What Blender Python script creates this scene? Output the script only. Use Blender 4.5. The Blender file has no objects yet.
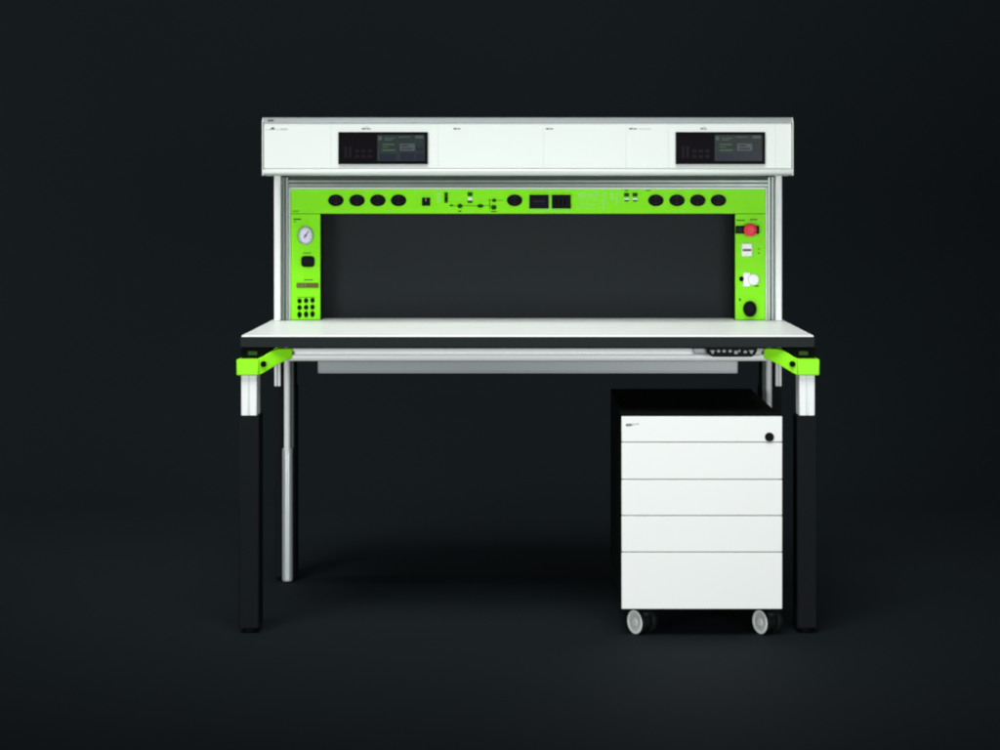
import bpy, bmesh, math, random
from mathutils import Vector, Matrix
random.seed(7)
SC = bpy.context.scene
COL = SC.collection
R = math.radians

# ---------------------------------------------------------------- measuring aids
D, CX, CY, F, ZC = 5.5, 528.0, 190.0, 2108.0, 1.158   # camera distance, eye point, focal length in pixels, eye height
def S(y): return F / (D + y)
def X(px, y): return (px - CX) / S(y)
def Z(py, y): return ZC - (py - CY) / S(y)

# ---------------------------------------------------------------- materials
def mat(name, col, rough=.5, metal=0., spec=.5, bump=0., bscale=200., var=0., vscale=6., coat=0., emit=None, es=0., stretch=None):
    m = bpy.data.materials.new(name); m.use_nodes = True
    nt = m.node_tree; b = nt.nodes['Principled BSDF']
    b.inputs['Base Color'].default_value = (*col, 1)
    b.inputs['Roughness'].default_value = rough
    b.inputs['Metallic'].default_value = metal
    b.inputs['Specular IOR Level'].default_value = spec
    b.inputs['Coat Weight'].default_value = coat
    b.inputs['Coat Roughness'].default_value = .12
    tc = nt.nodes.new('ShaderNodeTexCoord')
    vec = tc.outputs['Object']
    if stretch:
        mp = nt.nodes.new('ShaderNodeMapping'); mp.inputs['Scale'].default_value = stretch
        nt.links.new(vec, mp.inputs['Vector']); vec = mp.outputs['Vector']
    if bump:
        n = nt.nodes.new('ShaderNodeTexNoise'); n.inputs['Scale'].default_value = bscale; n.inputs['Detail'].default_value = 3
        nt.links.new(vec, n.inputs['Vector'])
        bp = nt.nodes.new('ShaderNodeBump'); bp.inputs['Strength'].default_value = bump; bp.inputs['Distance'].default_value = .001
        nt.links.new(n.outputs['Fac'], bp.inputs['Height']); nt.links.new(bp.outputs['Normal'], b.inputs['Normal'])
    if var:
        n = nt.nodes.new('ShaderNodeTexNoise'); n.inputs['Scale'].default_value = vscale; n.inputs['Detail'].default_value = 5
        nt.links.new(vec, n.inputs['Vector'])
        mx = nt.nodes.new('ShaderNodeMix'); mx.data_type = 'RGBA'
        mx.inputs['A'].default_value = (*[c * (1 - var) for c in col], 1)
        mx.inputs['B'].default_value = (*[min(1, c * (1 + var)) for c in col], 1)
        nt.links.new(n.outputs['Fac'], mx.inputs['Factor']); nt.links.new(mx.outputs['Result'], b.inputs['Base Color'])
        mr = nt.nodes.new('ShaderNodeMapRange')
        mr.inputs['To Min'].default_value = max(.03, rough - .08); mr.inputs['To Max'].default_value = min(1, rough + .08)
        nt.links.new(n.outputs['Fac'], mr.inputs['Value']); nt.links.new(mr.outputs['Result'], b.inputs['Roughness'])
    if emit:
        b.inputs['Emission Color'].default_value = (*emit, 1); b.inputs['Emission Strength'].default_value = es
    return m

M = {}
M['white_top']  = mat('white laminate', (.90, .935, .915), .40, spec=.14, bump=.05, bscale=300, var=.015, vscale=9)
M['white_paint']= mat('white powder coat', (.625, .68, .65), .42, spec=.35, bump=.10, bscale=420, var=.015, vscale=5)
M['cab_white']  = mat('white cabinet lacquer', (.735, .77, .75), .38, spec=.3, bump=.08, bscale=420, var=.012, vscale=5)
M['seam']       = mat('seam grey', (.42, .46, .43), .6, spec=.2)
M['alu']        = mat('anodised aluminium', (.735, .77, .775), .5, metal=.10, spec=.3, bump=.02, bscale=60, var=.015, vscale=30, stretch=(1, 1, .05))
M['alu_h']      = mat('anodised aluminium rail', (.88, .91, .91), .36, metal=.08, spec=.5, bump=.01, bscale=60, var=.01, vscale=30, stretch=(.05, 1, 1))
M['alu_rail']   = mat('silver console rail', (.52, .58, .54), .4, metal=.15, var=.01, vscale=30, stretch=(.05, 1, 1))
M['alu_grey']   = mat('grey aluminium channel', (.19, .225, .21), .34, metal=.5, spec=.5, var=.04, vscale=30, stretch=(1, 1, .1))
M['alu_dark']   = mat('aluminium groove and gap shade', (.06, .075, .068), .6, metal=.1, spec=.2)
M['alu_top']    = mat('satin aluminium top profile', (.27, .305, .305), .45, metal=.2)
M['zinc']       = mat('zinc plated steel', (.27, .30, .31), .42, metal=.3, var=.06, vscale=12, stretch=(.15, 1, 1))
M['tube']       = mat('satin chrome tube', (.58, .64, .66), .3, metal=.55, var=.04, vscale=20, stretch=(1, 1, .05))
M['green']      = mat('lime green lacquer', (.222, .79, .008), .45, spec=.12, bump=.06, bscale=400, var=.025, vscale=8)
M['green_cast'] = mat('lime green cast bracket', (.265, .85, .010), .42, spec=.16, bump=.12, bscale=260, var=.03, vscale=12)
M['green_print']= mat('dark green print', (.010, .075, .003), .6, spec=.08)
M['green_pale'] = mat('pale print', (.26, .74, .09), .5, spec=.15)
M['jack']       = mat('very dark green jack', (.0022, .014, .001), .6, spec=.06)
M['green_pin_shaded']  = mat('green pin with shade in colour', (.02, .06, .012), .5, spec=.15)  # green darkened to hold the shadow under the tabletop
M['black']      = mat('black plastic', (.0025, .0035, .003), .45, spec=.06)
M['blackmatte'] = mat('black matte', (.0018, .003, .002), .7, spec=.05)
M['socket_in']  = mat('black socket insert', (.004, .004, .009), .45, spec=.07)
M['leg_dark']   = mat('anthracite powder coat', (.0056, .0072, .0086), .65, spec=.06, bump=.1, bscale=400, var=.08, vscale=5)
M['edge']       = mat('anthracite edge band', (.0085, .0125, .0140), .5, spec=.12, var=.06, vscale=8)
M['cab_dark']   = mat('black cabinet body', (.0026, .0034, .0038), .65, spec=.08, bump=.05, bscale=300, var=.05)
M['back']       = mat('charcoal rear panel', (.0128, .0168, .0192), .6, spec=.12, bump=.05, bscale=300, var=.05, vscale=3)
M['reveal']     = mat('black steel reveal', (.008, .009, .009), .6, spec=.2)
M['glass']      = mat('black display glass', (.003, .003, .005), .45, spec=.03)
M['lcd']        = mat('dim display', (.010, .016, .015), .3, spec=.05, emit=(.30, .42, .40), es=.05)
M['lcd_green']  = mat('display green rows', (.010, .016, .015), .3, spec=.05, emit=(.34, .52, .36), es=.17)
M['lcd_grey']   = mat('display grey block', (.010, .016, .015), .3, spec=.05, emit=(.42, .46, .54), es=.17)
M['lcd_blue']   = mat('display dark block', (.01, .012, .02), .2, spec=.05, emit=(.18, .20, .30), es=.06)
M['lcd_violet'] = mat('dim violet key', (.007, .005, .008), .4, spec=.05, emit=(.5, .34, .5), es=.006)
M['dial']       = mat('white gauge dial', (.72, .74, .84), .3, coat=.2)
M['steel']      = mat('gauge bezel', (.36, .40, .44), .3, metal=.6)
M['needle']     = mat('gauge needle', (.10, .09, .25), .5)
M['red']        = mat('red mushroom button', (.80, .035, .07), .4, spec=.25)
M['brown']      = mat('terminal strip', (.13, .115, .03), .6, spec=.1)
M['greystrip']  = mat('grey terminal', (.13, .21, .08), .6, spec=.1)
M['white_plas'] = mat('white plastic', (.78, .78, .82), .35)
M['mark']       = mat('grey print', (.10, .12, .11), .6, spec=.08)
M['mark_light'] = mat('light grey print', (.40, .45, .42), .6, spec=.1)
M['wheel']      = mat('grey caster disc', (.68, .72, .70), .4, var=.04, vscale=30)
M['wheel_hub']  = mat('grey caster hub', (.50, .55, .53), .45)
M['tyre']       = mat('dark rubber', (.006, .010, .011), .55, spec=.2)
M['icon']       = mat('white icon print', (.25, .275, .28), .5, spec=.1)

# ---------------------------------------------------------------- mesh building
class MB:
    def __init__(s): s.bm = bmesh.new(); s.mats = []
    def mi(s, m):
        if m not in s.mats: s.mats.append(m)
        return s.mats.index(m)
    def take(s, b, m, smooth=False):
        i = s.mi(m)
        for f in b.faces: f.material_index = i; f.smooth = smooth
        me = bpy.data.meshes.new('tmp'); b.to_mesh(me); b.free()
        s.bm.from_mesh(me); bpy.data.meshes.remove(me)
    def box(s, x0, x1, y0, y1, z0, z1, m, bev=.0012, seg=2):
        b = bmesh.new(); bmesh.ops.create_cube(b, size=1)
        if x1 < x0: x0, x1 = x1, x0
        if z1 < z0: z0, z1 = z1, z0
        for v in b.verts:
            v.co = Vector(((x0 + x1) / 2 + v.co.x * (x1 - x0), (y0 + y1) / 2 + v.co.y * (y1 - y0), (z0 + z1) / 2 + v.co.z * (z1 - z0)))
        bev = min(bev, .45 * min(x1 - x0, y1 - y0, z1 - z0))
        if bev > 0:
            bmesh.ops.bevel(b, geom=b.edges[:], offset=bev, segments=seg, profile=.5, affect='EDGES')
        s.take(b, m); return s
    def pbox(s, px0, px1, py0, py1, y, depth, m, bev=.0012):      # front face measured on the plane at depth y
        return s.box(X(px0, y), X(px1, y), y, y + depth, Z(py1, y), Z(py0, y), m, bev)
    def prism(s, pts, y0, y1, m, bev=.0015, warp=None):             # outline in x,z extruded along y
        b = bmesh.new()
        a = [b.verts.new((x, y0, z)) for x, z in pts]; c = [b.verts.new((x, y1, z)) for x, z in pts]
        b.faces.new(a); b.faces.new(c[::-1])
        n = len(pts)
        for i in range(n): b.faces.new((a[i], c[i], c[(i + 1) % n], a[(i + 1) % n]))
        bmesh.ops.recalc_face_normals(b, faces=b.faces[:])
        if warp:
            for v in b.verts: v.co.y += warp(v.co.x)
        if bev: bmesh.ops.bevel(b, geom=b.edges[:], offset=bev, segments=2, profile=.5, affect='EDGES')
        s.take(b, m); return s
    def xprism(s, pts, x0, x1, m, bev=.001):                        # outline in y,z extruded along x
        b = bmesh.new()
        a = [b.verts.new((x0, y, z)) for y, z in pts]; c = [b.verts.new((x1, y, z)) for y, z in pts]
        b.faces.new(a); b.faces.new(c[::-1])
        n = len(pts)
        for i in range(n): b.faces.new((a[i], c[i], c[(i + 1) % n], a[(i + 1) % n]))
        bmesh.ops.recalc_face_normals(b, faces=b.faces[:])
        if bev: bmesh.ops.bevel(b, geom=b.edges[:], offset=bev, segments=2, profile=.5, affect='EDGES')
        s.take(b, m); return s
    def lathe(s, prof, m, seg=40, mtx=Matrix.Identity(4)):          # prof: (radius, height) along local z
        b = bmesh.new(); rings = []
        for r, h in prof:
            if r < 1e-6: rings.append([b.verts.new((0, 0, h))])
            else: rings.append([b.verts.new((r * math.cos(2 * math.pi * k / seg), r * math.sin(2 * math.pi * k / seg), h)) for k in range(seg)])
        for p, q in zip(rings, rings[1:]):
            for k in range(seg):
                l = (k + 1) % seg
                if len(p) == 1 and len(q) > 1: b.faces.new((p[0], q[k], q[l]))
                elif len(q) == 1 and len(p) > 1: b.faces.new((p[k], p[l], q[0]))
                elif len(p) > 1: b.faces.new((p[k], p[l], q[l], q[k]))
        bmesh.ops.recalc_face_normals(b, faces=b.faces[:])
        bmesh.ops.transform(b, matrix=mtx, verts=b.verts[:])
        s.take(b, m, False)
        return s

def facing(x, y, z, sx=1, sz=1):     # local z -> towards the viewer (-y); oval scale across and up
    return Matrix.Translation((x, y, z)) @ Matrix.Diagonal((sx, 1, sz, 1)) @ Matrix.Rotation(R(90), 4, 'X')

WLOC = {}
def obj(name, mb, parent=None, smooth_angle=21):
    bm = mb.bm
    xs = [v.co for v in bm.verts]
    lo = Vector((min(v.x for v in xs), min(v.y for v in xs), min(v.z for v in xs)))
    hi = Vector((max(v.x for v in xs), max(v.y for v in xs), max(v.z for v in xs)))
    c = (lo + hi) / 2
    for v in bm.verts: v.co -= c
    me = bpy.data.meshes.new(name); bm.to_mesh(me); bm.free()
    for m in mb.mats: me.materials.append(M[m])
    try: me.shade_auto_smooth = None
    except Exception: pass
    for p in me.polygons: p.use_smooth = True
    me.set_sharp_from_angle(angle=R(smooth_angle))
    o = bpy.data.objects.new(name, me); COL.objects.link(o)
    if parent: o.parent = parent; o.location = c - WLOC[parent.name]
    else: o.location = c
    WLOC[o.name] = c
    return o
def copy_at(o, dx, dy, dz, parent=None):
    c = o.copy(); COL.objects.link(c)
    c.location = o.location + Vector((dx, dy, dz))
    if parent: c.parent = parent; c.location = WLOC[o.name] + Vector((dx, dy, dz)) - WLOC[parent.name]
    WLOC[c.name] = WLOC[o.name] + Vector((dx, dy, dz))
    return c
def thing(name, label, cat, loc):
    o = bpy.data.objects.new(name, None); COL.objects.link(o); o.location = loc
    o.empty_display_size = .1
    o['label'] = label; o['category'] = cat
    WLOC[o.name] = Vector(loc); return o

# ================================================================ setting
def backdrop():
    b = bmesh.new(); prof = [(-9, 0), (-4, 0), (0, 0), (2.2, 0)]
    r = 1.6
    for k in range(1, 17):
        a = R(90 * k / 16); prof.append((2.2 + r * math.sin(a), r - r * math.cos(a)))
    prof += [(3.8, 3), (3.8, 6)]
    xs = [-8, -4, 0, 4, 8]
    g = [[b.verts.new((x, y, z)) for x in xs] for y, z in prof]
    for i in range(len(prof) - 1):
        for j in range(len(xs) - 1):
            b.faces.new((g[i][j], g[i][j + 1], g[i + 1][j + 1], g[i + 1][j]))
    bmesh.ops.recalc_face_normals(b, faces=b.faces[:])
    me = bpy.data.meshes.new('backdrop'); b.to_mesh(me); b.free()
    for p in me.polygons: p.use_smooth = True
    me.materials.append(mat('dark studio paper', (.0086, .0128, .0150), .85, spec=.08, bump=.08, bscale=150, var=.05, vscale=1.5))
    o = bpy.data.objects.new('backdrop', me); COL.objects.link(o)
    o['kind'] = 'structure'
backdrop()

# ================================================================ workbench
bench = thing('workbench', 'white topped workbench with lime green socket panels, black legs and a long white console', 'workbench', (0, .4, 0))
ZT = Z(335.5, 0)                         # table height
TH = (347.6 - 335.5) / S(0)
TW0, TW1, TD = X(240.3, 0), X(814.8, 0), .80

def mirror(px): return 2 * CX - px

# ---- tabletop
mb = MB(); mb.box(TW0 + .003, TW1 - .003, .003, TD - .003, ZT - .006, ZT, 'white_top', .0012)
top = obj('tabletop', mb, bench)
mb = MB(); mb.box(TW0, TW1, 0, TD, ZT - TH, ZT - .0035, 'edge', .002)
obj('edge_band', mb, top)

# ---- front legs and brackets, left one measured, right one mirrored
def front_corner(sgn):
    q = (lambda p: p) if sgn < 0 else mirror
    def B(mb, a, b_, c, d, y, dep, m, bev=.0015): return mb.pbox(min(q(a), q(b_)), max(q(a), q(b_)), c, d, y, dep, m, bev)
    y = .0
    mb = MB(); B(mb, 238.7, 259.0, 415.5, 629, y, .085, 'leg_dark', .004)
    # two shallow face grooves of the profile
    leg = obj('leg', mb, bench)
    mb = MB()
    B(mb, 241.0, 248.3, 372, 419, y + .004, .07, 'alu', .003); B(mb, 249.2, 256.8, 372, 419, y + .004, .07, 'alu', .003)
    B(mb, 247, 250.5, 372, 419, y + .0052, .06, 'alu_rail', 0)
    obj('sleeve', mb, leg)
    mb = MB(); x = X(q(248), y); 
    mb.lathe([(0, 0), (.019, 0), (.0205, .003), (.019, .007), (.008, .0085), (.008, .02)], 'black', 32, Matrix.Translation((x, y + .042, 0)))
    obj('foot', mb, leg)
    # bracket: clamp block, swept arm
    mb = MB()
    B(mb, 236.3, 258.6, 359.2, 375.6, -.012, .105, 'green_cast', .004)
    pts = [(255.5, 359.6), (262, 357), (271, 351.2), (277, 349.6), (289.5, 349.8), (290.6, 352), (290.4, 359.6), (284, 361.6), (274, 366.6), (264, 372.6), (257.8, 375.3), (255.5, 375.3)]
    P = [(X(q(a), 0), Z(b_, 0)) for a, b_ in pts]
    xa = X(q(258), 0)
    mb.prism(P, -.008, .035, 'green_cast', .0028, warp=lambda x: abs(x - xa) * .55 if (x - xa) * -sgn > 0 else 0)
    br = obj('bracket', mb, bench)
    mb = MB(); bx, bz = X(q(263.6), 0), Z(364, 0)
    yy = -.0115 + abs(bx - xa) * .55
    mb.lathe([(0, .0018), (.0058, .0018), (.0072, .003), (.0078, .0015), (.0078, -.004)], 'blackmatte', 28, facing(bx, yy, bz))
    obj('bolt', mb, br)
    mb = MB(); B(mb, 240.7, 270.5, 347.9, 358.9, .016, .07, 'blackmatte', .002)  # dark block put in as the shadow between tabletop and bracket
    sp = obj('shade_block', mb, bench)
    mb = MB(); B(mb, 247.6, 257.2, 351.0, 355.4, .010, .008, 'green_pin_shaded', .002)
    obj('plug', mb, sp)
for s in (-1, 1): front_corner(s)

# ---- rear legs, lift columns
def rear_corner(sgn):
    q = (lambda p: p) if sgn < 0 else mirror
    def B(mb, a, b_, c, d, y, dep, m, bev=.0015): return mb.pbox(min(q(a), q(b_)), max(q(a), q(b_)), c, d, y, dep, m, bev)
    y = .74
    mb = MB(); B(mb, 275.2, 295.5, 386.5, 577.5, y, .085, 'leg_dark', .004)
    B(mb, 281, 294.8, 358, 386.5, y + .006, .07, 'leg_dark', .003)
    leg = obj('leg', mb, bench)
    mb = MB()
    B(mb, 274.3, 276.9, 352, 386.4, y, .07, 'alu', .002); B(mb, 277.6, 280.6, 352, 386.4, y, .07, 'alu', .002)
    B(mb, 276.5, 278, 352, 386.3, y + .004, .06, 'alu_grey', 0)
    obj('sleeve', mb, leg)
    mb = MB(); mb.lathe([(0, 0), (.019, 0), (.0205, .003), (.019, .007), (.008, .0085), (.008, .02)], 'black', 32, Matrix.Translation((X(q(286), y), y + .042, 0)))
    obj('foot', mb, leg)
    # telescopic lift column just in front of the leg
    yc = .705
    r = (292.0 - 281.4) / S(yc) / 2
    cx = X(q(286.7), yc)
    mb = MB(); zb, zt = .004, Z(449, yc)
    mb.lathe([(0, zb), (r * .9, zb), (r, zb + .004), (r, zt - .003), (r * .9, zt), (0, zt)], 'tube', 36, Matrix.Translation((cx, yc + .02, 0)))
    colm = obj('lift_column', mb, bench)
    mb = MB(); r2 = (289.8 - 283.6) / S(yc) / 2
    mb.lathe([(0, zt - .01), (r2, zt - .01), (r2, ZT - TH), (0, ZT - TH)], 'alu', 32, Matrix.Translation((cx, yc + .012, 0)))
    mb.box(cx + .004, cx + .019, yc + .014, yc + .03, zt, ZT - TH, 'alu_dark', .002) if sgn < 0 else mb.box(cx - .019, cx - .004, yc + .014, yc + .03, zt, ZT - TH, 'alu_dark', .002)
    obj('inner_tube', mb, colm)
    # rear bracket
    mb = MB()
    zt2 = ZT - TH
    B(mb, 272, 296, 349.6, 358.5, .70, .10, 'green_cast', .004)
    mb2 = obj('bracket', mb, bench)
for s in (-1, 1): rear_corner(s)

# ---- cross beam (rounded extrusion) under the front edge
def zz(py, y): return Z(py, y)
yb = .045
pts = [(yb + .006, zz(348.7, yb)), (yb + .002, zz(350.5, yb)), (yb + .010, zz(353.6, yb)), (yb - .001, zz(355.0, yb)), (yb - .003, zz(357.5, yb)), (yb + .001, zz(360.4, yb)), (yb + .006, zz(361.3, yb)), (yb + .05, zz(361.3, yb)), (yb + .05, zz(348.7, yb))]
mb = MB(); mb.xprism(pts, X(288, yb), X(768, yb), 'alu_h', .0012)
beam = obj('crossbeam', mb, bench)
for px in (291.9, 764.1):
    mb = MB(); mb.lathe([(0, .002), (.0035, .003), (.0052, .003), (.0058, 0), (.0058, -.003)], 'alu_dark', 24, facing(X(px, yb), yb + .003, Z(353, yb)))
    obj('screw', mb, beam)
# ---- cable tray behind it
yt = .12
mb = MB()
x0, x1 = X(318.8, yt), X(736.8, yt); z0, z1 = Z(373.2, yt), Z(357, yt)
mb.box(x0, x1, yt, yt + .002, z0, z1, 'zinc', .0006); mb.box(x0, x1, yt + .0022, yt + .2, z0, z0 + .002, 'zinc', .0006); mb.box(x0, x1, yt + .2002, yt + .2022, z0, z1, 'zinc', .0006)
mb.box(x0, x1, yt - .004, yt - .0002, z0, z0 + .005, 'zinc', .001)
for xx in (x0 - .0022, x1 + .0002): mb.box(xx, xx + .002, yt, yt + .2, z0, z1, 'zinc', .0004)
obj('cable_tray', mb, bench)

# ---- hand control
yh = .008
pts = [(706.6, 346.8), (757.4, 346.8), (757.2, 351.5), (754.6, 355.4), (751.5, 357), (713, 357), (709.8, 355.6), (707.2, 352)]
mb = MB(); mb.prism([(X(a, yh), Z(b_, yh)) for a, b_ in pts], yh, yh + .055, 'black', .002)
hc = obj('hand_control', mb, bench)
mb = MB(); mb.pbox(694, 707, 348.4, 353.8, .03, .03, 'zinc', .002)  # small grey block left of the hand control
obj('side_block', mb, hc)
icons = [712.6, 718.6, 724.2, 730.2, 737.6, 745.4, 751.4]
for k, a in enumerate(icons):
    mb = MB(); yk = yh - .0022
    if k in (0, 6):       # arrow keys
        up = k == 6
        t = [(a - 2.6, 350.3), (a + 2.6, 350.3), (a + .2, 354.6)]
        mb.prism([(X(p, yk), Z(q_, yk)) for p, q_ in t], yk, yk + .002, 'icon', .0005)
    elif k == 4:
        mb.pbox(a - 3.2, a + .2, 350.8, 354.2, yk, .002, 'icon', .001); mb.pbox(a + .8, a + 2.8, 349.8, 352.2, yk, .002, 'icon', .0006)
    else:
        mb.lathe([(0, .0), (.0042, .0), (.0048, -.0012), (.0048, -.002)], 'icon', 20, facing(X(a, yk), yk, Z(351.2 if k != 5 else 352, yk), 1, .8))
    obj('button', mb, hc)

# ---- uprights
YU = .60; YP = .64
def upright(sgn):
    q = (lambda p: p) if sgn < 0 else mirror
    mb = MB()
    a, b_ = sorted((X(q(273.9), YU), X(q(280.4), YU)))
    mb.box(a, b_, YU, YU + .12, ZT + .0005, Z(170, YU), 'alu', .003)
    o = obj('upright_post', mb, bench)
    # recessed grooved channel beside the post
    mb = MB()
    for (p0, p1, yy, m) in ((280.3, 281.6, YU + .03, 'alu_dark'), (281.6, 284.6, YU + .022, 'alu_grey'), (284.6, 285.6, YU + .032, 'alu_dark'), (285.6, 288.2, YU + .026, 'alu_grey')):
        a, b_ = sorted((X(q(p0), yy), X(q(p1), yy)))
        mb.box(a, b_, yy, YU + .08, ZT + .0005, Z(177, yy), m, .0006)
    a, b_ = sorted((X(q(288.3), YP - .006), X(q(290.4), YP - .006)))
    mb.box(a, b_, YP - .006, YP + .02, ZT + .0005, Z(187.2, YP - .006), 'alu_rail', .001)
    obj('channel', mb, o)
for s in (-1, 1): upright(s)
# top rails of the panel frame; dark first strip paints the shadow gap
mb = MB()
xl, xr = X(288.4, YU + .03), X(mirror(288.4), YU + .03)
for p0, p1, yy, m in ((174, 180.2, YU + .035, 'alu_dark'), (180.2, 182.6, YU + .026, 'alu_grey'), (182.6, 183.6, YU + .034, 'alu_dark'), (183.6, 186.8, YU + .028, 'alu_grey')):
    mb.box(xl, xr, yy, YU + .08, Z(p1, yy), Z(p0, yy), m, .0006)
mb.box(X(290.5, YP - .006), X(mirror(290.5), YP - .006), YP - .006, YP + .02, Z(189.3, YP - .006), Z(187.2, YP - .006), 'alu_rail', .001)
obj('frame_rail', mb, bench)

# ---- rear panel with black returns
mb = MB(); yr = .74
xl, xr, zl, zh = X(320.6, YP), X(735.0, YP), ZT + .0006, Z(213.2, YP)
mb.box(xl - .004, xr + .004, yr, yr + .004, zl, zh + .006, 'back', .0005)
mb.box(xl - .004, xl - .001, YP + .012, yr - .0003, zl, zh + .006, 'reveal', .0004)
mb.box(xr + .001, xr + .004, YP + .012, yr - .0003, zl, zh + .006, 'reveal', .0004)
mb.box(xl - .0008, xr + .0008, YP + .012, yr - .0003, zh + .003, zh + .006, 'reveal', .0004)
obj('rear_panel', mb, bench)

# ---- green panels
def gbox(mb, a, b_, c, d, h, m, bev=.0008): return mb.pbox(a, b_, c, d, YP - h, h + .0006, m, bev)
mb = MB(); mb.pbox(290.6, 320.2, 214.0, 319.7, YP, .011, 'green', .0012); pl = obj('control_panel', mb, bench)
mb = MB(); mb.pbox(290.6, mirror(290.6), 189.3, 213.6, YP, .011, 'green', .0012); pt = obj('control_panel', mb, bench)
mb = MB(); mb.pbox(735.3, mirror(290.6), 214.0, 319.7, YP, .011, 'green', .0012); pr = obj('control_panel', mb, bench)
def print_on(panel, rects, m='green_print', h=.0006):
    for a, b_, c, d in rects:
        mb = MB(); gbox(mb, a, b_, c, d, h, m, 0); obj('printed_mark', mb, panel)

# sockets: oval flush plate, recessed cup, two contact holes
s1 = S(YP)
def socket_mb(px, py, rx=7.7, ry=5.9):
    mb = MB(); x, z = X(px, YP), Z(py, YP); rr = rx / s1
    mt = facing(x, YP, z, 1, ry / rx)
    mb.lathe([(rr, -.0005), (rr, .0035), (rr * .93, .005), (rr * .78, .005), (rr * .74, .0035)], 'black', 44, mt)
    mb.lathe([(rr * .74, .0035), (rr * .70, .0012), (0, .0012)], 'socket_in', 44, mt)
    for d in (-.32, .32):
        mb.lathe([(rr * .12, .0014), (rr * .10, .0018), (0, .0016)], 'blackmatte', 14, facing(x + d * rr, YP, z))
    mb.box(x - rr * .06, x + rr * .06, YP - .004, YP - .001, z + rr * .42, z + rr * .52, 'alu_dark', .0002)
    mb.box(x - rr * .06, x + rr * .06, YP - .004, YP - .001, z - rr * .52, z - rr * .42, 'alu_dark', .0002)
    return mb
s0 = obj('socket', socket_mb(335.9, 200.4), pt)
for px in (357.1, 377.9, 398.6, 514.6, 655.8, 676.9, 697.7, 718.4):
    copy_at(s0, (px - 335.9) / s1, 0, 0)
# two square meters
for a, b_ in ((529.4, 548.7), (552.0, 570.8)):
    mb = MB(); gbox(mb, a, b_, 194.8, 208.6, .006, 'black', .0012)
    mb.pbox(a + 2.4, b_ - 2.4, 197.4, 206.2, YP - .0066, .001, 'socket_in', .0003)
    if a > 550:
        for d in (3.4, 7.6, 11.8): mb.pbox(a + d, a + d + 2.2, 198.6, 205.0, YP - .0071, .0008, 'blackmatte', 0)
    else:
        mb.pbox(a + 3.6, b_ - 3.6, 200.6, 202.2, YP - .0071, .0008, 'lcd_blue', 0)
    obj('meter', mb, pt)
mb = MB(); gbox(mb, 549.4, 551.2, 192.8, 211.6, .0012, 'green_pale', .0003); gbox(mb, 528, 571.5, 209.6, 211.2, .0009, 'green_pale', .0003); obj('trim_strip', mb, pt)
# rotary switch and slider
mb = MB(); x, z = X(426, YP), Z(201.6, YP)
gbox(mb, 422.0, 430.2, 197.6, 205.8, .004, 'black', .0012)
mb.lathe([(.0105, .004), (.0100, .005), (.0092, .012), (0, .0125)], 'socket_in', 16, facing(x, YP, z) @ Matrix.Rotation(R(22.5), 4, 'Z'))
mb.box(x - .0012, x + .0012, YP - .0138, YP - .0122, z + .001, z + .010, 'icon', .0002); obj('rotary_switch', mb, pt)
mb = MB(); gbox(mb, 444.4, 447.8, 192.4, 202.8, .003, 'green_print', .0012); gbox(mb, 444.8, 447.4, 197.6, 200.0, .006, 'black', .0008); obj('slide_switch', mb, pt)
mb = MB(); gbox(mb, 436.8, 440.6, 191.8, 203.4, .0008, 'green_pale', .0003); obj('scale_strip', mb, pt)
# push buttons and jacks of the middle section
def key(a, b_, c, d, m, name, par, h=.005): mb = MB(); gbox(mb, a, b_, c, d, h, m, .0012); return obj(name, mb, par)
key(467.6, 472.4, 192.2, 196.2, 'green_print', 'push_button', pt); key(467.8, 472.2, 197.2, 200.2, 'white_plas', 'push_button', pt, .003); key(467.6, 472.2, 200.8, 203, 'green_print', 'push_button', pt)
def jack(px, py, rx, ry, par, m='blackmatte'):
    mb = MB(); rr = rx / s1; mt = facing(X(px, YP), YP, Z(py, YP), 1, ry / rx)
    mb.lathe([(rr * 1.12, -.0004), (rr * 1.12, .002), (rr, .004), (rr * .6, .004), (rr * .5, .001), (0, .001)], m, 24, mt)
    return obj('jack', mb, par)
for px, py, rx, ry in ((460, 206, 2.3, 2.0), (480.4, 206, 2.8, 1.7), (494.2, 200.4, 1.9, 1.6), (493.8, 207.4, 2.5, 2.2)): jack(px, py, rx, ry, pt, 'green_print')
print_on(pt, [(449, 491, 205.4, 205.9), (450, 453, 204.6, 206.2), (488, 503, 200.2, 200.6), (489.4, 490, 198.6, 209.4), (458.6, 461.4, 210.6, 211.8), (491, 496.8, 211, 212)])
# right section: legends, four keys
print_on(pt, [(577, 585.5, 192.4, 197.8), (587.5, 599, 192.4, 197.8), (577, 599, 200.0, 200.8), (577, 599, 202.6, 203.4), (577, 599, 205.0, 205.8), (577, 599, 207.4, 208.2), (602.5, 606, 192.4, 209), (610, 613.5, 192.4, 200), (616, 619, 192.4, 205)], 'green_pale', .0005)
for a in (626.6, 635.0):
    key(a - 2.4, a + 2.4, 193.0, 196.6, 'green_print', 'push_button', pt); key(a - 2.4, a + 2.4, 198.0, 199.8, 'white_plas', 'push_button', pt, .003); key(a - 2.2, a + 2.2, 200.2, 201.6, 'green_print', 'push_button', pt, .0035)
print_on(pt, [(624.8, 628.4, 190.2, 191.0), (645.6, 651, 190.2, 190.9), (292, 299, 210.8, 211.5)])

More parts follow.
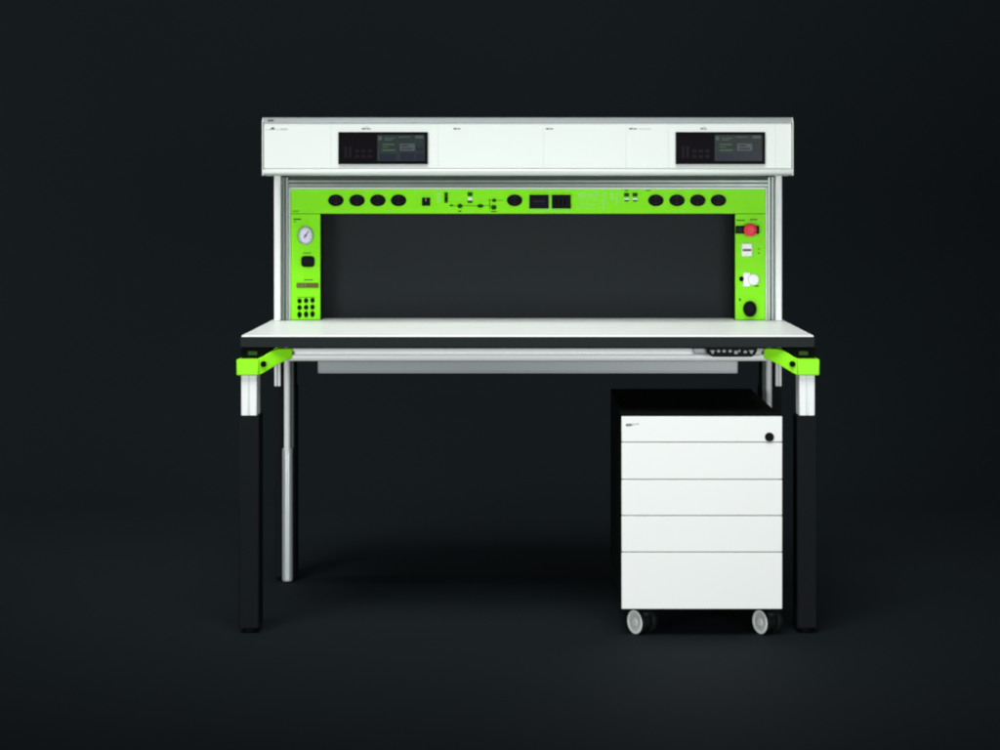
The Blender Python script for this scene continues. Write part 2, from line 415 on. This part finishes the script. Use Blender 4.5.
# left panel: gauge, outlet, terminal strip, nine jacks
def gauge():
    px, py = 305.8, 235.6; x, z = X(px, YP), Z(py, YP); rr = 7.6 / s1; k = 9.3 / 7.6
    mb = MB(); mt = facing(x, YP, z, 1, k)
    mb.lathe([(rr, -.0004), (rr, .008), (rr * .92, .010), (rr * .82, .010), (rr * .78, .007)], 'steel', 44, mt)
    mb.lathe([(rr * .78, .007), (0, .007)], 'dial', 44, mt)
    a = R(35)
    d = Vector((math.sin(a), 0, math.cos(a))); n = Vector((d.z, 0, -d.x))
    c = Vector((x, YP, z))
    p = [c - d * rr * .34 + n * rr * .11, c - d * rr * .34 - n * rr * .11, c + d * rr * .72 - n * rr * .04, c + d * rr * .72 + n * rr * .04]
    mb.prism([(v.x, v.z) for v in p], YP - .0085, YP - .0075, 'needle', 0)
    mb.lathe([(rr * .17, .007), (rr * .15, .0092), (0, .0095)], 'needle', 18, facing(x, YP, z))
    for t in range(-120, 121, 30):                  # scale ticks
        b_ = R(t); e = Vector((math.sin(b_), 0, math.cos(b_) * k)); u = Vector((math.cos(b_), 0, -math.sin(b_)))
        w = rr * .03; p = [c + e * rr * .58 + u * w, c + e * rr * .58 - u * w, c + e * rr * .72 - u * w, c + e * rr * .72 + u * w]
        mb.prism([(v.x, v.z) for v in p], YP - .0074, YP - .0069, 'mark', 0)
    return obj('gauge', mb, pl)
gauge()
mb = MB()
pts = [(308.0 + 6.7 * math.copysign(abs(math.cos(t)) ** .55, math.cos(t)), 261.5 + 5.6 * math.copysign(abs(math.sin(t)) ** .55, math.sin(t))) for t in [2 * math.pi * (k + .5) / 36 for k in range(36)]]
mb.prism([(X(a, YP), Z(b_, YP)) for a, b_ in pts], YP - .006, YP + .0006, 'black', .0006)
mb.pbox(304, 312, 258.8, 264.0, YP - .0066, .0012, 'socket_in', .0006); obj('outlet', mb, pl)
mb = MB(); gbox(mb, 296.6, 318.4, 283.0, 287.8, .004, 'brown', .0008)
for k in range(6): gbox(mb, 297.6 + k * 3.45, 299.4 + k * 3.45, 284.0, 286.8, .0055, 'greystrip' if k < 3 else 'brown', .0004)
obj('terminal_strip', mb, pl)
for j, py in enumerate((300.9, 307.6, 314.6)):
    for i, px in enumerate((299.5, 306.1, 312.5)): jack(px, py - i * .3, 1.95, 2.2 if j < 2 else 2.7, pl, 'jack')
print_on(pl, [(293.5, 301, 218.6, 219.9), (293.4, 296.2, 221.4, 222), (303, 311, 252.6, 253.3), (304, 313, 279.4, 280.2), (297, 315, 297, 297.5)])

# right panel: emergency stop, outlet, network outlet, round connector
mb = MB(); gbox(mb, 735.7, 759.2, 225.8, 233.8, .006, 'black', .0015); gbox(mb, 736.4, 742.8, 227.4, 232.4, .0075, 'edge', .001)
x, z = X(749.6, YP), Z(229.9, YP); rr = 6.6 / s1
mb.lathe([(rr * .55, .005), (rr * .55, .014), (rr * .96, .016), (rr, .020), (rr * .92, .025), (rr * .6, .0285), (0, .030)], 'red', 40, facing(x, YP, z, 1, 1.03))
obj('emergency_stop', mb, pr)
mb = MB(); gbox(mb, 741.8, 752.2, 243.6, 256.2, .004, 'white_plas', .0015); gbox(mb, 742.8, 751.2, 249.0, 251.2, .0052, 'mark', .0006); obj('switch_plate', mb, pr)
mb = MB(); gbox(mb, 743.2, 750.2, 272.6, 286.6, .004, 'white_plas', .0012); x, z = X(753.2, YP), Z(279.6, YP); rr = 5.6 / s1
mb.lathe([(rr, -.0004), (rr, .006), (rr * .85, .008), (0, .008)], 'white_plas', 32, facing(x, YP, z)); obj('key_switch', mb, pr)
jack(741.6, 278.9, 2.2, 2.2, pr)
mb = MB(); x, z = X(749.7, YP), Z(308.8, YP); rr = 6.6 / s1; mt = facing(x, YP, z, 1, 1.2)
mb.lathe([(rr, -.0004), (rr, .012), (rr * .9, .014), (rr * .7, .014), (rr * .62, .006)], 'black', 40, mt); mb.lathe([(rr * .62, .006), (0, .006)], 'socket_in', 40, mt)
for t in range(5):
    b_ = R(t * 72 + 20); mb.lathe([(rr * .1, .006), (rr * .1, .009), (0, .0095)], 'leg_dark', 10, facing(x + math.cos(b_) * rr * .36, YP, z + math.sin(b_) * rr * .36))
obj('round_connector', mb, pr)
print_on(pr, [(736.4, 744.6, 219.8, 220.8), (750, 757.4, 219.2, 220.1), (758.2, 759.6, 248.4, 249.4), (758.2, 759.6, 252.6, 253.8), (739.2, 740.8, 298.2, 301), (754.4, 758.8, 285.4, 286.6)])

# ---- console
YC = .36
cz0, cz1 = Z(175.6, YC), Z(117.4, YC)
cx0, cx1 = X(262.2, YC), X(793.2, YC)
zr = Z(168.6, YC); zc = Z(122.8, YC)
mb = MB()
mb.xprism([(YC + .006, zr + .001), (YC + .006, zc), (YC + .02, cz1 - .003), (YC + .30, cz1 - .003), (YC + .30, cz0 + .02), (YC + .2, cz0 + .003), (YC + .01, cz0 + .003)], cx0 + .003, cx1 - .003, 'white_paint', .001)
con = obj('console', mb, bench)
# seven front plates with hairline seams
seams = [264.0, 331.0, 438.0, 543.5, 626.0, 668.5, 775.4, 791.4]
for a, b_ in zip(seams, seams[1:]):
    g = .07
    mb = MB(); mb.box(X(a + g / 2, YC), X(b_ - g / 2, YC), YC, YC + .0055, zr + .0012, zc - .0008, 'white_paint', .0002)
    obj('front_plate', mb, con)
mb = MB()
mb.xprism([(YC - .003, zc), (YC + .010, cz1 - .002), (YC + .012, cz1), (YC + .05, cz1), (YC + .05, cz1 - .0028), (YC + .019, cz1 - .0028), (YC + .0058, zc)], cx0 + .0028, cx1 - .0028, 'alu_top', .0006)
obj('top_profile', mb, con)
mb = MB()
mb.xprism([(YC - .004, zr - .0016), (YC - .006, zr - .006), (YC - .005, cz0 + .005), (YC - .001, cz0 + .0008), (YC + .004, cz0), (YC + .03, cz0), (YC + .03, cz0 + .0028), (YC + .0055, cz0 + .0034), (YC + .0055, zr - .0016)], cx0 + .0028, cx1 - .0028, 'alu_rail', .0008)
obj('bottom_rail', mb, con)
for x in (cx0, cx1 - .0027):
    mb = MB()
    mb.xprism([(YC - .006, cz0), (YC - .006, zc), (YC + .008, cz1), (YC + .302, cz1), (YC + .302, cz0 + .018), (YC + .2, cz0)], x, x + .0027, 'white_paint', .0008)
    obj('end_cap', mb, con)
def rect(mb, a, b_, c, d, h, m, bev=.0): mb.pbox(a, b_, c, d, YC - h, h + .0004 if h < .002 else .002, m, bev)
def display(px0):
    def q(v): return px0 + v
    mb = MB()
    mb.pbox(q(0), q(89.5), 132.0, 164.2, YC - .005, .0055, 'glass', .002)
    # raised bezel rim
    for a, b_, c, d in ((0, 89.5, 132.0, 133.2), (0, 89.5, 163.0, 164.2), (0, 1.3, 133.2, 163.0), (88.2, 89.5, 133.2, 163.0)):
        mb.pbox(q(a), q(b_), c, d, YC - .007, .003, 'black', .0004)
    h = .0056
    def r(a, b_, c, d, m, k=0): mb.pbox(q(a), q(b_), c, d, YC - h - k, .001, m, 0)
    r(39, 86.4, 134.8, 161.0, 'lcd')
    k = .0004
    for a, b_, c, d, m in ((40, 43.5, 136.4, 140.2, 'lcd_green'), (46, 57, 137.6, 138.6, 'lcd_green'), (46, 54, 139.4, 140.4, 'lcd_green'), (60, 72, 136.6, 137.6, 'lcd_grey'), (77, 85, 135.8, 138.4, 'lcd_grey'),
                           (44, 56, 143.8, 145.2, 'lcd_green'), (44, 50, 146.6, 147.6, 'lcd_green'), (44, 57, 149.4, 151.0, 'lcd_green'), (61.5, 76.5, 143.6, 150.8, 'lcd_grey'), (78, 85, 147.5, 150.6, 'lcd_blue'),
                           (62, 76, 152.6, 160.2, 'lcd_blue'), (41, 58, 154.0, 160.2, 'lcd_blue'), (77.5, 85.4, 153, 160.2, 'lcd_blue'), (63.5, 70, 145, 146.2, 'lcd'), (63.5, 74, 148, 149.2, 'lcd')):
        r(a, b_, c, d, m, k)
    for a in (16.5, 23, 29.5):           # dim keys in the dark half
        for c in (149.4, 154.8): r(a, a + 4.4, c, c + 3.4, 'lcd_violet', k)
    for a in (6, 10.5): r(a, a + 2.8, 146, 158, 'lcd_violet', k)
    return obj('display', mb, con)
d0 = display(338.3); copy_at(d0, (675.7 - 338.3) / S(YC - .005), 0, 0)
# tiny printed marks above the modules
def marks(lst):
    for a, b_, c, d, m in lst:
        pass
mb = MB()
mb.prism([(X(a, YC), Z(b_, YC)) for a, b_ in ((269.6, 129.6), (272.4, 127.2), (273.6, 127.2), (275, 129.6))], YC - .0008, YC + .0002, 'mark', 0)
rect(mb, 276, 279.6, 129.2, 129.7, .0006, 'mark_light'); rect(mb, 280.4, 287.6, 128.4, 129.9, .0006, 'mark_light'); rect(mb, 265, 269, 129.2, 129.6, .0006, 'mark_light')
obj('printed_mark', mb, con)
for px, w in ((457, 3.6), (549.6, 3.6), (633, 3.8), (366.2, 4.4), (703.6, 3.2)):
    mb = MB(); rect(mb, px - w, px - w * .1, 128.0, 129.4, .0006, 'mark'); rect(mb, px + w * .05, px + w, 128.3, 129.3, .0006, 'mark'); 
    if px in (633,): rect(mb, px + 5.5, px + 18, 128.6, 129.3, .0005, 'mark_light')
    if px in (366.2, 703.6): rect(mb, px - .6, px + 2, 126.4, 127.4, .0006, 'mark_light')
    obj('printed_mark', mb, con)
# badge on the top profile
mb = MB(); ym = YC + .0035
mb.prism([(X(a, ym), Z(b_, ym)) for a, b_ in ((267.4, 121.2), (268.4, 119.6), (273.6, 119.6), (272.6, 121.2))], ym - .0045, ym + .003, 'mark', .0003)
mb.pbox(274.6, 300, 120.2, 120.9, ym - .0025, .005, 'mark_light', 0)
obj('badge', mb, con)

# ================================================================ drawer cabinet
YD = -.05
cab = thing('drawer_cabinet', 'white fronted drawer cabinet with black body and round lock, on grey casters under the bench', 'drawer cabinet', (X(702, 0), .3, 0))
fx0, fx1 = X(621.6, YD), X(782.2, YD); fz0, fz1 = Z(609, YD), Z(416.6, YD)
mb = MB(); mb.box(fx0 + .001, fx1 - .001, YD + .019, YD + .76, fz0 + .002, fz1 + .0005, 'cab_dark', .002)
obj('body', mb, cab)
mb = MB(); mb.box(fx0 + .004, fx1 - .004, YD + .012, YD + .0188, fz0 + .004, fz1 - .004, 'seam', .0005)
obj('drawer_frame', mb, cab)
lines = [416.6, 442.3, 479.5, 515.7, 552.2, 609.0]
drawers = []
for k, (a, b_) in enumerate(zip(lines, lines[1:])):
    g = .45
    mb = MB(); mb.box(fx0, fx1, YD, YD + .0118, Z(b_ - (g if k < 4 else 0), YD), Z(a + (g if k else 0), YD), 'cab_white', .0014)
    drawers.append(obj('drawer', mb, cab))
mb = MB(); x, z = X(769.4, YD), Z(436.9, YD); rr = 4.5 / S(YD)
mb.lathe([(rr, -.0005), (rr, .004), (rr * .9, .0055), (rr * .62, .0055), (rr * .58, .004)], 'black', 32, facing(x, YD, z)); mb.lathe([(rr * .58, .004), (0, .004)], 'leg_dark', 32, facing(x, YD, z))
mb.box(x - .0007, x + .0007, YD - .0046, YD - .0036, z - .0035, z + .0035, 'blackmatte', .0002); obj('lock', mb, drawers[0])
mb = MB()
def cm(a, b_, c, d, m): mb.pbox(a, b_, c, d, YD - .0006, .001, m, 0)
cm(626.0, 628.2, 423.9, 426.2, 'mark'); cm(628.6, 630.4, 423.6, 426.2, 'mark'); cm(630.8, 632.0, 423.8, 426.0, 'mark'); cm(632.4, 635.2, 423.7, 425.0, 'mark_light'); cm(635.6, 639.2, 423.3, 424.5, 'mark_light')
obj('printed_mark', mb, drawers[0])

# casters: twin wheels, swivelled so the left disc faces the viewer's left
def caster(px, py, y, ang):
    c = Vector((X(px, y), y, .0318)); ax = Vector((-math.sin(ang), -math.cos(ang), 0))
    rot = ax.to_track_quat('Z', 'Y').to_matrix().to_4x4()
    r = .0315
    cc = c - ax * .026                                   # centre between the wheels
    mb = MB()
    mb.lathe([(0, -.011), (.020, -.011), (.024, -.008), (.024, .008), (.020, .011), (0, .011)], 'tyre', 28, Matrix.Translation(cc) @ rot)
    mb.lathe([(.009, .0), (.009, fz0 - cc.z - .003), (.022, fz0 - cc.z - .003), (.022, fz0 - cc.z + .0015), (0, fz0 - cc.z + .0015)], 'tyre', 24, Matrix.Translation(cc + Vector((.006, .012, 0))))
    mb.lathe([(.012, .012), (.026, .016), (.026, .025), (.010, .030)], 'tyre', 24, Matrix.Translation(cc + Vector((.004, .008, 0))))
    o = obj('caster', mb, cab)
    for s in (1, -1):
        mb = MB(); mt = Matrix.Translation(cc + ax * s * .013) @ (rot if s > 0 else rot @ Matrix.Rotation(math.pi, 4, 'X'))
        mb.lathe([(r * .5, 0), (r * .97, 0), (r, .002), (r, .010), (r * .985, .0122)], 'tyre', 48, mt)
        mb.lathe([(r * .985, .0122), (r * .93, .0135), (r * .78, .0135), (r * .74, .0122)], 'wheel', 48, mt)
        mb.lathe([(r * .74, .0122), (r * .40, .0118), (r * .36, .0126)], 'wheel_hub', 48, mt)
        mb.lathe([(r * .36, .0126), (r * .30, .0142), (0, .0145)], 'wheel', 32, mt)
        obj('wheel', mb, o)
caster(634.4, 624, -.005, R(54)); caster(759.6, 624, -.005, R(58))
caster(634.4, 624, .62, R(54)); caster(759.6, 624, .62, R(-35))

# ================================================================ studio lamps and added backdrop fill
def area(name, loc, target, size, power, col=(1, 1, 1), sy=None, spread=180):
    l = bpy.data.lights.new(name, 'AREA'); l.energy = power; l.color = col
    l.spread = R(spread); l.shape = 'RECTANGLE'; l.size = size; l.size_y = sy or size
    o = bpy.data.objects.new(name, l); COL.objects.link(o); o.location = loc
    o.rotation_euler = (Vector(target) - Vector(loc)).to_track_quat('-Z', 'Y').to_euler()
    return o
area('key_softbox', (-3.2, -5.4, .95), (0, .3, .40), 2.0, 106, (1, 1, 1), 1.5, spread=150)
area('fill_softbox', (2.2, -5.8, .85), (.2, .3, .40), 2.0, 108, (.99, 1, 1), 1.5, spread=150)
area('overhead_softbox', (-.35, -1.3, 3.2), (-.15, .25, .78), 3.0, 26, (1, 1, 1), 2.0, spread=62)
area('added_backdrop_fill', (-3.9, .9, 1.3), (-1.9, 3.8, .9), 1.0, 36, (.97, 1, 1), 1.0, spread=150)  # unseen light added to brighten the backdrop, stronger on the left
area('added_backdrop_fill', (.2, 1.5, 3.0), (.2, 3.8, .5), 2.8, 17, (.97, 1, 1), .6, spread=130)  # second unseen light added to lift the backdrop behind the bench

w = bpy.data.worlds.new('World'); SC.world = w; w.use_nodes = True
w.node_tree.nodes['Background'].inputs['Color'].default_value = (.9, 1, 1, 1)
w.node_tree.nodes['Background'].inputs['Strength'].default_value = .02

# ================================================================ camera and output
cam = bpy.data.cameras.new('camera'); co = bpy.data.objects.new('camera', cam); COL.objects.link(co)
co.location = (0, -D, ZC); co.rotation_euler = (R(90), 0, 0)
cam.sensor_width = 36; cam.lens = 36 * F / 1000
cam.shift_x = (500 - CX) / 1000; cam.shift_y = (CY - 375) / 1000
cam.clip_start = .1; cam.clip_end = 200
SC.camera = co
SC.view_settings.view_transform = 'Standard'; SC.view_settings.look = 'None'
SC.view_settings.exposure = -.06; SC.view_settings.gamma = 1
SC.cycles.pixel_filter_type = 'BLACKMAN_HARRIS'; SC.cycles.filter_width = 2.1
